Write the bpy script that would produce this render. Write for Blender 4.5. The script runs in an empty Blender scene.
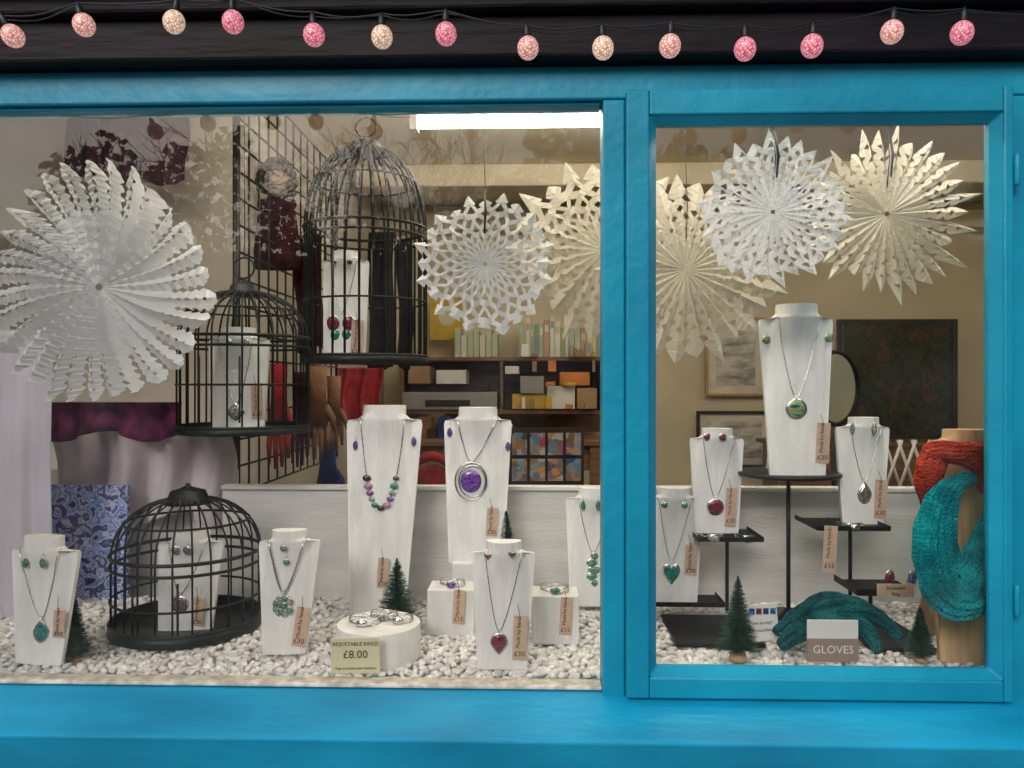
import bpy, math, random
import numpy as np
import bmesh
from mathutils import Vector, Matrix
random.seed(7); np.random.seed(7)
scene = bpy.context.scene
scene.view_settings.view_transform = 'Standard'
scene.view_settings.look = 'None'
scene.view_settings.exposure = 0

# ------------------------------------------------------------------ survey helpers
F = 775.0; D = 1.55; CH = 1.45; TH = math.radians(1.65)
ZG = 0.85           # top of pebble bed
def ray(px, py):
    f = Vector((-math.sin(TH), math.cos(TH), 0)); r = Vector((math.cos(TH), math.sin(TH), 0))
    return f*F + r*(px-512) + Vector((0, 0, 1))*(384-py)
def P(px, py, y):
    d = ray(px, py); t = (y+D)/d.y
    return Vector((0, -D, CH)) + d*t
def PZ(px, py, z):
    d = ray(px, py); t = (z-CH)/d.z
    return Vector((0, -D, CH)) + d*t
def sc(y): return (y+D)/F      # metres per measured unit at depth y

# ------------------------------------------------------------------ mesh builder
class MB:
    def __init__(s): s.v=[]; s.f=[]; s.m=[]; s.sm=[]
    def add(s, vs, fs, mat=0, smooth=False):
        o=len(s.v); s.v.extend([tuple(a) for a in vs])
        for f in fs:
            s.f.append(tuple(i+o for i in f)); s.m.append(mat); s.sm.append(smooth)
    def box(s, x0,x1,y0,y1,z0,z1, mat=0):
        vs=[(x0,y0,z0),(x1,y0,z0),(x1,y1,z0),(x0,y1,z0),(x0,y0,z1),(x1,y0,z1),(x1,y1,z1),(x0,y1,z1)]
        s.add(vs,[(0,3,2,1),(4,5,6,7),(0,1,5,4),(1,2,6,5),(2,3,7,6),(3,0,4,7)],mat)
    def cbox(s, c, sx,sy,sz, mat=0, rz=0, ry=0, rx=0):
        M=Matrix.Rotation(rz,3,'Z')@Matrix.Rotation(ry,3,'Y')@Matrix.Rotation(rx,3,'X')
        c=Vector(c); vs=[]
        for z in (-.5,.5):
            for x,y in ((-.5,-.5),(.5,-.5),(.5,.5),(-.5,.5)):
                vs.append(c+M@Vector((x*sx,y*sy,z*sz)))
        s.add(vs,[(0,3,2,1),(4,5,6,7),(0,1,5,4),(1,2,6,5),(2,3,7,6),(3,0,4,7)],mat)
    def tube(s, pts, r, n=6, mat=0, closed=False, prof=None, smooth=True, flat=1.0):
        pts=[Vector(p) for p in pts]; N=len(pts); vs=[]; fs=[]
        up=None
        for i,p in enumerate(pts):
            a=pts[(i-1)%N] if (closed or i>0) else p
            b=pts[(i+1)%N] if (closed or i<N-1) else p
            t=(b-a)
            if t.length<1e-9: t=Vector((0,0,1))
            t.normalize()
            if up is None:
                up=Vector((0,1,0)) if abs(t.y)<.9 else Vector((1,0,0))
            u=up-t*up.dot(t)
            if u.length<1e-6: u=t.orthogonal()
            u.normalize(); up=u; w=t.cross(u)
            rr=r[i] if hasattr(r,'__len__') else r
            for k in range(n):
                a2=2*math.pi*k/n; q=rr*(prof(a2,i) if prof else 1)
                vs.append(p+u*(math.cos(a2)*q*flat)+w*(math.sin(a2)*q))
        for i in range(N if closed else N-1):
            j=(i+1)%N
            for k in range(n):
                l=(k+1)%n
                fs.append((i*n+k,i*n+l,j*n+l,j*n+k))
        if not closed:
            fs.append(tuple(range(n))[::-1]); fs.append(tuple((N-1)*n+k for k in range(n)))
        s.add(vs,fs,mat,smooth)
    def lathe(s, prof, c, n=32, mat=0, smooth=True, sx=1, sy=1):
        vs=[];fs=[]; M=len(prof)
        for (r,z) in prof:
            for k in range(n):
                a=2*math.pi*k/n; vs.append((c[0]+r*sx*math.cos(a),c[1]+r*sy*math.sin(a),c[2]+z))
        for i in range(M-1):
            for k in range(n):
                l=(k+1)%n; fs.append((i*n+k,i*n+l,(i+1)*n+l,(i+1)*n+k))
        fs.append(tuple(range(n))[::-1]); fs.append(tuple((M-1)*n+k for k in range(n)))
        s.add(vs,fs,mat,smooth)
    def ball(s, c, r, mat=0, n=12, m=8):
        rx,ry,rz = r if hasattr(r,'__len__') else (r,r,r)
        vs=[(c[0],c[1],c[2]-rz)];fs=[]
        for i in range(1,m):
            p=math.pi*i/m
            for k in range(n):
                a=2*math.pi*k/n; vs.append((c[0]+rx*math.sin(p)*math.cos(a),c[1]+ry*math.sin(p)*math.sin(a),c[2]-rz*math.cos(p)))
        vs.append((c[0],c[1],c[2]+rz)); L=len(vs)-1
        for k in range(n):
            l=(k+1)%n; fs.append((0,1+l,1+k)); fs.append((L,L-n+k,L-n+l))
            for i in range(m-2):
                fs.append((1+i*n+k,1+i*n+l,1+(i+1)*n+l,1+(i+1)*n+k))
        s.add(vs,fs,mat,True)
    def plate(s, out, c, th, dome=0, mat=0, smooth=True):
        n=len(out); vs=[]; fs=[]
        for (x,z) in out: vs.append((c[0]+x,c[1],c[2]+z))
        for q,dd in ((1.0,th),(.8,th+dome*.55),(.45,th+dome*.9)):
            for (x,z) in out: vs.append((c[0]+x*q,c[1]-dd,c[2]+z*q))
        vs.append((c[0],c[1]-th-dome,c[2]))
        for j in range(3):
            for k in range(n):
                l=(k+1)%n; fs.append((j*n+k,j*n+l,(j+1)*n+l,(j+1)*n+k))
        for k in range(n): fs.append((3*n+k,3*n+(k+1)%n,4*n))
        fs.append(tuple(range(n))[::-1])
        s.add(vs,fs,mat,smooth)
    def build(s, name, mats, origin=(0,0,0), bevel=0, parent=None):
        me=bpy.data.meshes.new(name)
        o=Vector(origin)
        me.from_pydata([(a[0]-o.x,a[1]-o.y,a[2]-o.z) for a in s.v],[],s.f)
        for m in mats: me.materials.append(m)
        me.polygons.foreach_set('material_index',s.m)
        me.polygons.foreach_set('use_smooth',s.sm)
        bm=bmesh.new(); bm.from_mesh(me); bmesh.ops.recalc_face_normals(bm,faces=bm.faces); bm.to_mesh(me); bm.free()
        me.update()
        ob=bpy.data.objects.new(name,me); ob.location=o
        scene.collection.objects.link(ob)
        if bevel:
            b=ob.modifiers.new('bevel','BEVEL'); b.width=bevel; b.segments=2; b.limit_method='ANGLE'; b.angle_limit=math.radians(50)
        if parent: 
            ob.parent=parent
            ob.matrix_parent_inverse=Matrix.Translation(parent.location).inverted()
        return ob
def empty(name, loc=(0,0,0)):
    e=bpy.data.objects.new(name,None); e.location=loc; scene.collection.objects.link(e); return e

# ------------------------------------------------------------------ materials
def pm(name,col,rough=.5,metal=0,var=.12,vs=6,bump=0,bs=80,col2=None,trans=0,emit=0,stretch=(1,1,1),coat=0,island=0,spec=.5,detail=2,lo=.35,hi=.65):
    m=bpy.data.materials.new(name); m.use_nodes=True; nt=m.node_tree; N=nt.nodes; L=nt.links
    b=N['Principled BSDF']; out=N['Material Output']
    tc=N.new('ShaderNodeTexCoord'); mp=N.new('ShaderNodeMapping'); mp.inputs['Scale'].default_value=stretch
    L.new(tc.outputs['Object'],mp.inputs['Vector'])
    nz=N.new('ShaderNodeTexNoise'); nz.inputs['Scale'].default_value=vs; nz.inputs['Detail'].default_value=detail
    L.new(mp.outputs['Vector'],nz.inputs['Vector'])
    cr=N.new('ShaderNodeValToRGB'); cr.color_ramp.elements[0].position=lo; cr.color_ramp.elements[1].position=hi
    c1=tuple(max(0,c*(1-var)) for c in col); c2=col2 if col2 else tuple(min(1,c*(1+var)) for c in col)
    cr.color_ramp.elements[0].color=(*c1,1); cr.color_ramp.elements[1].color=(*c2,1)
    L.new(nz.outputs['Fac'],cr.inputs['Fac'])
    colout=cr.outputs['Color']
    if island:
        g=N.new('ShaderNodeNewGeometry'); mm=N.new('ShaderNodeMapRange'); mm.inputs['To Min'].default_value=1-island; mm.inputs['To Max'].default_value=1+island*.25
        L.new(g.outputs['Random Per Island'],mm.inputs['Value'])
        mx=N.new('ShaderNodeVectorMath'); mx.operation='SCALE'; L.new(colout,mx.inputs[0]); L.new(mm.outputs['Result'],mx.inputs['Scale'])
        colout=mx.outputs['Vector']
    L.new(colout,b.inputs['Base Color'])
    b.inputs['Roughness'].default_value=rough; b.inputs['Metallic'].default_value=metal
    b.inputs['Specular IOR Level'].default_value=spec
    b.inputs['Coat Weight'].default_value=coat
    if bump:
        n2=N.new('ShaderNodeTexNoise'); n2.inputs['Scale'].default_value=bs; n2.inputs['Detail'].default_value=3
        L.new(mp.outputs['Vector'],n2.inputs['Vector'])
        bp=N.new('ShaderNodeBump'); bp.inputs['Strength'].default_value=bump; bp.inputs['Distance'].default_value=.01
        L.new(n2.outputs['Fac'],bp.inputs['Height']); L.new(bp.outputs['Normal'],b.inputs['Normal'])
    if emit:
        L.new(colout,b.inputs['Emission Color']); b.inputs['Emission Strength'].default_value=emit
    if trans:
        t=N.new('ShaderNodeBsdfTranslucent'); L.new(colout,t.inputs['Color'])
        mx=N.new('ShaderNodeMixShader'); mx.inputs[0].default_value=trans
        L.new(b.outputs[0],mx.inputs[1]); L.new(t.outputs[0],mx.inputs[2]); L.new(mx.outputs[0],out.inputs['Surface'])
    return m
def multi(name,cols,scale,rough=.6,kind='voronoi',bump=0,distort=0,stretch=None):
    m=bpy.data.materials.new(name); m.use_nodes=True; nt=m.node_tree; N=nt.nodes; L=nt.links; b=N['Principled BSDF']
    tc=N.new('ShaderNodeTexCoord'); nz=N.new('ShaderNodeTexNoise'); nz.inputs['Scale'].default_value=scale; nz.inputs['Detail'].default_value=5
    nz.inputs['Distortion'].default_value=distort
    if kind=='voronoi':
        vo=N.new('ShaderNodeTexVoronoi'); vo.inputs['Scale'].default_value=scale
        mx=N.new('ShaderNodeVectorMath'); mx.operation='MULTIPLY_ADD'
        mx.inputs[1].default_value=(.06,.06,.06)
        L.new(nz.outputs['Color'],mx.inputs[0]); L.new(tc.outputs['Object'],mx.inputs[2]); L.new(mx.outputs[0],vo.inputs['Vector'])
        L.new(tc.outputs['Object'],nz.inputs['Vector'])
        sp=N.new('ShaderNodeSeparateColor'); L.new(vo.outputs['Color'],sp.inputs[0]); src=sp.outputs[0]
    else:
        if stretch:
            mp=N.new('ShaderNodeMapping'); mp.inputs['Scale'].default_value=stretch; mp.inputs['Rotation'].default_value=(0,.5,0); L.new(tc.outputs['Object'],mp.inputs['Vector']); L.new(mp.outputs['Vector'],nz.inputs['Vector'])
        else: L.new(tc.outputs['Object'],nz.inputs['Vector'])
        src=nz.outputs['Fac']
    cr=N.new('ShaderNodeValToRGB'); e=cr.color_ramp
    n=len(cols)
    while len(e.elements)<n: e.elements.new(.5)
    for i,c in enumerate(cols):
        p=i/(n-1)
        if kind!='voronoi': p=.3+.4*p
        e.elements[i].position=p; e.elements[i].color=(*c,1)
    L.new(src,cr.inputs['Fac']); L.new(cr.outputs['Color'],b.inputs['Base Color']); b.inputs['Roughness'].default_value=rough
    return m

M_blue=pm('blue_gloss_paint',(.003,.250,.395),.42,var=.12,vs=3,bump=.25,bs=28,detail=5,coat=.05,col2=(.006,.31,.46),spec=.32)
M_blue2=pm('blue_sill_paint',(.002,.25,.45),.5,var=.22,vs=4,bump=.3,bs=22,detail=6,col2=(.006,.34,.56),stretch=(.5,1.5,1),spec=.32)
M_bead=pm('cream_putty',(.55,.50,.42),.7,var=.3,vs=40,bump=.3)
M_fascia=pm('dark_maroon_paint',(.0035,.0015,.003),.6,var=.5,vs=6,bump=.5,bs=18,col2=(.010,.005,.009),stretch=(.4,1,2.5),spec=.22)
M_wall=pm('cream_plaster',(.72,.63,.47),.85,var=.08,vs=2,bump=.15,bs=40)
M_wallL=pm('pale_plaster',(.58,.53,.46),.85,var=.16,vs=1.5,bump=.15,bs=30,detail=4)
M_ceil=pm('ceiling_paint',(.78,.69,.49),.9,var=.05,vs=1.5)
M_floor=pm('timber_floor',(.16,.1,.06),.5,var=.3,vs=4,stretch=(1,8,1))
M_panel=pm('whitewashed_board',(.66,.65,.64),.7,var=.1,vs=3,bump=.2,bs=30,stretch=(1,1,6))
M_white=pm('whitewashed_wood',(.80,.80,.81),.62,var=.08,vs=9,bump=.2,bs=60,stretch=(3,3,.8))
M_paper=pm('white_paper',(.83,.85,.88),.8,var=.03,vs=12,trans=.25)
M_paperc=pm('cream_paper',(.74,.71,.64),.8,var=.04,vs=12,trans=.3)
M_peb=pm('white_pebble',(.80,.79,.78),.6,var=.10,vs=40,island=.34)
M_black=pm('black_metal',(.007,.008,.008),.45,metal=.2,var=.4,vs=30,spec=.35)
M_dgreen=pm('dark_green_metal',(.008,.013,.011),.45,metal=.2,var=.4,vs=30,spec=.35)
M_silver=pm('silver',(.62,.62,.62),.22,metal=1,var=.2,vs=300)
M_kraft=pm('kraft_card',(.60,.43,.32),.8,var=.08,vs=60,bump=.1,bs=300)
M_ink=pm('ink',(.03,.02,.02),.8)
M_blackcloth=pm('black_cloth',(.012,.010,.011),.9,var=.4,vs=12,spec=.1)
M_cream=pm('cream_card',(.70,.68,.46),.7,var=.04)
M_cardw=pm('white_card',(.8,.8,.8),.6,var=.03)
M_brown=pm('taupe_card',(.30,.22,.19),.7,var=.06)
M_pine=pm('bottlebrush_green',(.018,.10,.06),.7,var=.4,vs=60,island=.6,col2=(.05,.19,.11))
M_wood=pm('light_wood',(.56,.36,.19),.55,var=.18,vs=7,stretch=(8,8,.8),bump=.1)
M_dwood=pm('brown_wood',(.20,.10,.05),.5,var=.3,vs=6,stretch=(1,6,6))
def gem(n,c,c2=None): return pm(n,c,.12,var=.35,vs=180,col2=c2,coat=.6)
G_teal=gem('teal_stone',(.01,.17,.17),(.02,.32,.25)); G_purple=gem('purple_stone',(.10,.02,.26),(.25,.1,.5))
G_red=gem('dark_red_stone',(.14,.01,.03),(.3,.03,.07)); G_green=gem('green_stone',(.01,.20,.14),(.12,.34,.2))
G_lime=multi('swirled_green_stone',[(.01,.12,.14),(.02,.30,.26),(.45,.42,.08),(.02,.26,.16),(.55,.30,.08),(.01,.15,.3)],60,.15,kind='noise',distort=.4,stretch=(.5,1,2.2)); G_dark=gem('black_stone',(.015,.012,.02),(.05,.04,.06)); G_rose=gem('rose_stone',(.4,.12,.22),(.55,.3,.38))
G_mix=multi('mixed_stone',[(.15,.02,.1),(.02,.1,.1),(.4,.3,.35),(.05,.02,.03),(.5,.1,.2)],140,.2); G_grey=gem('grey_stone',(.18,.2,.18),(.45,.5,.45))
G_blue=gem('blue_stone',(.01,.05,.3),(.05,.25,.6))
def knitmat(name,c1,c2,sc_=190):
    m=pm(name,c1,.95,var=.3,vs=18,col2=c2,spec=.1); N=m.node_tree.nodes; L=m.node_tree.links; b=N['Principled BSDF']
    tc=N.new('ShaderNodeTexCoord'); v=N.new('ShaderNodeTexVoronoi'); v.inputs['Scale'].default_value=sc_; L.new(tc.outputs['Object'],v.inputs['Vector'])
    bp=N.new('ShaderNodeBump'); bp.inputs['Strength'].default_value=1; bp.inputs['Distance'].default_value=.006; bp.invert=True
    L.new(v.outputs['Distance'],bp.inputs['Height']); L.new(bp.outputs[0],b.inputs['Normal']); return m
M_teal=knitmat('turquoise_knit',(.0,.28,.34),(.01,.42,.48)); M_coral=knitmat('coral_knit',(.50,.045,.025),(.66,.09,.05))
M_dteal=knitmat('teal_wool',(.006,.085,.10),(.012,.14,.16)); M_maroon2=knitmat('maroon_knit',(.040,.006,.012),(.07,.012,.02),160)
M_maroon=multi('maroon_weave',[(.020,.003,.008),(.05,.008,.02),(.015,.004,.015),(.08,.03,.04),(.035,.006,.012)],45,.95)
M_lilac=pm('lilac_muslin',(.68,.65,.74),.9,var=.08,vs=4,trans=.2)
M_pinkw=pm('blush_cloth',(.60,.54,.58),.9,var=.2,vs=5,bump=.3,bs=30)
M_plum=pm('plum_cloth',(.08,.008,.05),.9,var=.4,vs=14,bump=.4,bs=60,col2=(.2,.03,.12))
M_floral=multi('floral_canvas',[(.01,.015,.05),(.02,.06,.35),(.50,.55,.75),(.04,.16,.58),(.65,.66,.74),(.08,.05,.36),(.02,.12,.14),(.55,.5,.68),(.10,.30,.66)],26,.6,kind='noise',distort=.25)
M_red=pm('red_suede',(.28,.012,.018),.8,var=.3,vs=20,bump=.3)
M_tan=pm('tan_leather',(.20,.085,.035),.6,var=.3,vs=20,bump=.3)
M_navy=pm('navy_cloth',(.01,.03,.16),.8,var=.3,vs=20)
M_tube=pm('lit_tube',(1.0,.91,.74),.5,var=0,emit=25)
M_cable=pm('cable_rubber',(.006,.006,.009),.5)

def glassmat():
    m=bpy.data.materials.new('window_glass'); m.use_nodes=True; nt=m.node_tree; N=nt.nodes; L=nt.links
    N.remove(N['Principled BSDF']); out=N['Material Output']
    tr=N.new('ShaderNodeBsdfTransparent'); tr.inputs[0].default_value=(.98,.985,.98,1)
    gl=N.new('ShaderNodeBsdfGlossy'); gl.inputs['Roughness'].default_value=.0
    fr=N.new('ShaderNodeFresnel'); fr.inputs['IOR'].default_value=1.5
    mu=N.new('ShaderNodeMath'); mu.operation='MULTIPLY'; mu.inputs[1].default_value=1.5; L.new(fr.outputs[0],mu.inputs[0])
    mx=N.new('ShaderNodeMixShader'); L.new(mu.outputs[0],mx.inputs[0]); L.new(tr.outputs[0],mx.inputs[1]); L.new(gl.outputs[0],mx.inputs[2])
    df=N.new('ShaderNodeBsdfDiffuse'); df.inputs[0].default_value=(.7,.7,.7,1)
    tc=N.new('ShaderNodeTexCoord'); nz=N.new('ShaderNodeTexNoise'); nz.inputs['Scale'].default_value=5; nz.inputs['Detail'].default_value=6; L.new(tc.outputs['Object'],nz.inputs['Vector'])
    mr=N.new('ShaderNodeMapRange'); mr.inputs['From Min'].default_value=.4; mr.inputs['From Max'].default_value=.8; mr.inputs['To Min'].default_value=.0; mr.inputs['To Max'].default_value=.03; L.new(nz.outputs['Fac'],mr.inputs['Value'])
    m2=N.new('ShaderNodeMixShader'); L.new(mr.outputs[0],m2.inputs[0]); L.new(mx.outputs[0],m2.inputs[1]); L.new(df.outputs[0],m2.inputs[2])
    # old float glass: very slight waviness of the reflection
    n3=N.new('ShaderNodeTexNoise'); n3.inputs['Scale'].default_value=4; n3.inputs['Detail'].default_value=1; L.new(tc.outputs['Object'],n3.inputs['Vector'])
    bp=N.new('ShaderNodeBump'); bp.inputs['Strength'].default_value=.08; bp.inputs['Distance'].default_value=.01; L.new(n3.outputs['Fac'],bp.inputs['Height']); L.new(bp.outputs[0],gl.inputs['Normal'])
    L.new(m2.outputs[0],out.inputs['Surface']); return m
M_glass=glassmat()
def mirrormat():
    m=bpy.data.materials.new('mirror_glass'); m.use_nodes=True; b=m.node_tree.nodes['Principled BSDF']
    b.inputs['Base Color'].default_value=(.75,.8,.8,1); b.inputs['Metallic'].default_value=1; b.inputs['Roughness'].default_value=.03; return m
M_mirror=mirrormat()

# ------------------------------------------------------------------ shop building
shop=empty('jewellery_shop',(0,0,0))
yf=-.03; yc=-.05
zHt=P(300,69,yf).z; zHb=P(300,102,yf).z
xL=-2.6; xR=3.2
xM0=P(603,384,yf).x; xM1=P(625,384,yf).x
zS=P(300,689,-.02).z
m=MB()
m.box(xL,xR,yf,.04,zHb,zHt)
m.box(xL,xM0-.002,yf+.012,.03,zHb-.008,zHb-.0005)
m.box(xM0,xM1,yf,.04,zS-.01,zHb-.001)
xC0=P(626.5,384,yc).x; xC1=P(1014,384,yc).x
m.box(xC1+.002,xR,yf,.04,zS-.01,zHb-.001)
m.box(xL,xL+.06,yf,.04,zS-.01,zHb-.001)
m.build('window_frame',[M_blue],(0,0,1.45),bevel=.004,parent=shop)
zC1=P(820,87,yc).z; zC0=P(820,701,yc).z
yq=-.028
gx0=P(656,384,yq).x; gx1=P(989,384,yq).x; gz1=P(820,125,yq).z; gz0=P(820,667,yq).z
m=MB()
m.box(xC0,gx0-.016,yc,.02,zC0,zC1); m.box(gx1+.016,xC1,yc,.02,zC0,zC1)
m.box(gx0-.0155,gx1+.0155,yc,.02,gz1+.016,zC1-.0004); m.box(gx0-.0155,gx1+.0155,yc,.02,zC0+.0004,gz0-.016)
def bead(x0,x1,z0,z1,w,ya,yb,mb):
    o=[(x0-w,ya,z0-w),(x1+w,ya,z0-w),(x1+w,ya,z1+w),(x0-w,ya,z1+w)]; i=[(x0,yb,z0),(x1,yb,z0),(x1,yb,z1),(x0,yb,z1)]
    j=[(x0,-.016,z0),(x1,-.016,z0),(x1,-.016,z1),(x0,-.016,z1)]
    k=[(x0-w,-.016,z0-w),(x1+w,-.016,z0-w),(x1+w,-.016,z1+w),(x0-w,-.016,z1+w)]
    q=lambda A,B:[(A+a,A+(a+1)%4,B+(a+1)%4,B+a) for a in range(4)]
    mb.add(o+i+j+k,q(0,4)+q(4,8)+q(8,12))
bead(gx0,gx1,gz0,gz1,.0157,yc+.004,yq,m)
for hz in (P(1016,170,yc).z,P(1016,600,yc).z):
    m.tube([(xC1+.004,yc-.003,hz-.03),(xC1+.004,yc-.003,hz+.03)],.0055,8)
m.build('window_casement',[M_blue],(.6,0,1.45),bevel=.0035,parent=shop)
# sill
m=MB()
zF=P(300,739,-.17).z
prof=[(.04,zS),(-.022,zS-.002),(-.160,zF+.003),(-.168,zF-.001),(-.168,zF-.005),(-.125,zF-.13),(-.12,zF-.14),(.04,zF-.14)]
vs=[(xL,a,b) for a,b in prof]+[(xR,a,b) for a,b in prof]; n=len(prof)
m.add(vs,[(i,(i+1)%n,n+(i+1)%n,n+i) for i in range(n)]+[tuple(range(n)),tuple(range(n,2*n))])
m.build('window_sill',[M_blue2],(0,0,.8),bevel=.0015,parent=shop)
m=MB(); zb=P(300,682,-.004).z
m.box(xL+.06,xM0-.0005,-.012,.03,zS+.0005,zb)
m.box(xC0,gx1,.021,.03,zS+.0005,zb)
m.build('glazing_bar',[M_bead],(0,0,.85),bevel=.002,parent=shop)
m=MB(); m.add([(xL+.06,.0,zb),(xM0,.0,zb),(xM0,.0,zHb),(xL+.06,.0,zHb)],[(0,1,2,3)]); m.build('shop_window_glass',[M_glass],(-.4,0,1.4),parent=shop)
m=MB(); m.add([(gx0-.003,-.02,gz0-.003),(gx1+.003,-.02,gz0-.003),(gx1+.003,-.02,gz1+.003),(gx0-.003,-.02,gz1+.003)],[(0,1,2,3)]); m.build('casement_glass',[M_glass],(.5,-.02,1.4),parent=shop)
# fascia & walls
m=MB()
m.box(xL,xR,-.075,.1,zHt+.001,2.155)
m.box(xL,xR,-.10,.1,2.156,2.19)
m.box(xL,xR,-.13,.1,2.191,2.32)
m.box(xL,xR,-.24,.1,2.321,2.36)
m.build('fascia_board',[M_fascia],(0,0,2.2),bevel=.006,parent=shop)
m=MB(); m.box(xL,xR,-.1,.1,0.12,zF-.141); m.build('stall_riser',[M_blue],(0,0,.4),parent=shop,bevel=.005)
m=MB(); m.box(xL,xR,-.09,.1,2.361,5.2); m.build('upper_wall',[pm('white_render',(.6,.58,.55),.9,bump=.3)],(0,0,3),parent=shop)
m=MB(); m.box(xL-.2,xL-.001,-.1,4,0,5.2); m.box(xR+.001,xR+.2,-.1,4,0,5.2); m.box(xL,xR,3.6,3.8,0,2.75); m.build('shop_wall',[M_wall],(0,0,1),parent=shop)
m=MB(); m.box(xL,xR,.1,3.6,2.62,2.75); m.box(xL,xR,.05,.6,2.30,2.619); m.build('shop_ceiling',[M_ceil],(0,0,2.6),parent=shop)
m=MB(); m.box(xL,xR,3.42,3.6,2.44,2.55); m.box(xL,xR,3.5,3.6,2.555,2.615); m.box(-.95,xR,2.55,2.75,2.50,2.618); m.build('ceiling_beam',[M_wall],(0,3.5,2.5),parent=shop,bevel=.008)
m=MB(); m.box(xL,xR,.1,3.6,-.02,.1); m.build('shop_floor',[M_floor],(0,2,0),parent=shop)
m=MB(); m.box(xL-.2,xR+.2,-.2,4,5.201,5.3); m.build('roof',[M_fascia],(0,2,5.2),parent=shop)
xp=-1.0
m=MB(); m.box(xL,xp,1.2,1.28,.1,2.618); m.box(xp-.08,xp-.001,1.281,3.59,.1,2.618); m.build('partition_wall',[M_wallL],(-1.5,1.2,1),parent=shop)
m=MB(); m.box(xL,xR,.042,.60,.74,ZG-.012); m.build('display_plinth',[M_panel],(0,.3,.8),parent=shop)
m=MB(); zbp=P(400,490,.60).z; m.box(P(222,490,.6).x,xR,.601,.62,.2,zbp); m.box(P(222,490,.6).x,xR,.59,.63,zbp+.0005,zbp+.012)
m.build('display_back_board',[M_panel],(0,.6,1),bevel=.002,parent=shop)

# ceiling tubes, and an added fill tube over the display
def tube_light(x0,x1,y,z,off=True):
    m=MB(); m.box(x0-.04,x1+.04,y-.04,y+.04,z+.035,z+.09,1)
    m.tube([(x0,y,z),(x1,y,z)],.020,8,0)
    m.box(x0-.03,x0,y-.03,y+.03,z-.03,z+.0345,1); m.box(x1,x1+.03,y-.03,y+.03,z-.03,z+.0345,1)
    m.build('ceiling_or_fill_tube_light',[M_tube,M_cardw],((x0+x1)/2,y,z))
a=P(418,124,1.62); b=P(645,124,1.62); tube_light(a.x,b.x,1.62,a.z)
tube_light(-1.2,1.4,.34,2.25); tube_light(1.7,2.9,1.0,2.53); tube_light(-.3,1.0,1.0,2.53)  # out-of-view tubes; the first is added to brighten the display busts

# ------------------------------------------------------------------ pebble bed
bm=bmesh.new(); bmesh.ops.create_icosphere(bm,subdivisions=2,radius=1); bm.verts.ensure_lookup_table()
iv=np.array([v.co[:] for v in bm.verts]); ifc=np.array([[v.index for v in f.verts] for f in bm.faces]); bm.free()
sp=.0135; xs=np.arange(-1.45,1.55,sp); ys=np.arange(.04,.60,sp)
V=[];Fc=[];o=0
for xi in xs:
    for yi in ys:
        r=.0064*(1+.45*np.random.rand()); s3=np.array([1.25,.95,.68])*r*(1+.25*(np.random.rand(3)-.5))
        lump=1+.12*np.sin(iv[:,[1,2,0]]*3+np.random.rand(3)*6)
        q=iv*lump*s3
        A=Matrix.Rotation(random.random()*6.3,3,'Z')@Matrix.Rotation(random.uniform(-.6,.6),3,'X')@Matrix.Rotation(random.uniform(-.5,.5),3,'Y')
        q=q@np.array(A).T
        zz=ZG-.004+.005*math.sin(xi*9+yi*5)*math.cos(yi*11-xi*4)+random.uniform(-.005,.005)
        q+=np.array([xi+random.uniform(-.5,.5)*sp,yi+random.uniform(-.5,.5)*sp,zz])
        V.append(q);Fc.append(ifc+o);o+=len(iv)
V=np.concatenate(V);Fc=np.concatenate(Fc)
me=bpy.data.meshes.new('pebbles'); me.vertices.add(len(V)); me.vertices.foreach_set('co',V.ravel().astype(np.float32))
me.loops.add(Fc.size); me.loops.foreach_set('vertex_index',Fc.ravel().astype(np.int32))
me.polygons.add(len(Fc)); me.polygons.foreach_set('loop_start',(np.arange(len(Fc))*3).astype(np.int32))
me.update(calc_edges=True); me.polygons.foreach_set('use_smooth',np.ones(len(Fc),dtype=bool)); me.validate()
me.materials.append(M_peb); ob=bpy.data.objects.new('white_pebble_gravel',me); scene.collection.objects.link(ob)

# ------------------------------------------------------------------ text
def text(s,loc,size,mat,ry=0,parent=None,rx=math.pi/2,name='lettering'):
    c=bpy.data.curves.new(name,'FONT'); c.body=s; c.size=size; c.align_x='CENTER'; c.align_y='CENTER'; c.extrude=.0002; c.resolution_u=2
    c.materials.append(mat); ob=bpy.data.objects.new(name,c); ob.location=loc; ob.rotation_euler=(rx,ry,0)
    scene.collection.objects.link(ob)
    if parent: ob.parent=parent; ob.matrix_parent_inverse=Matrix.Translation(parent.location).inverted()
    return ob

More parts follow.
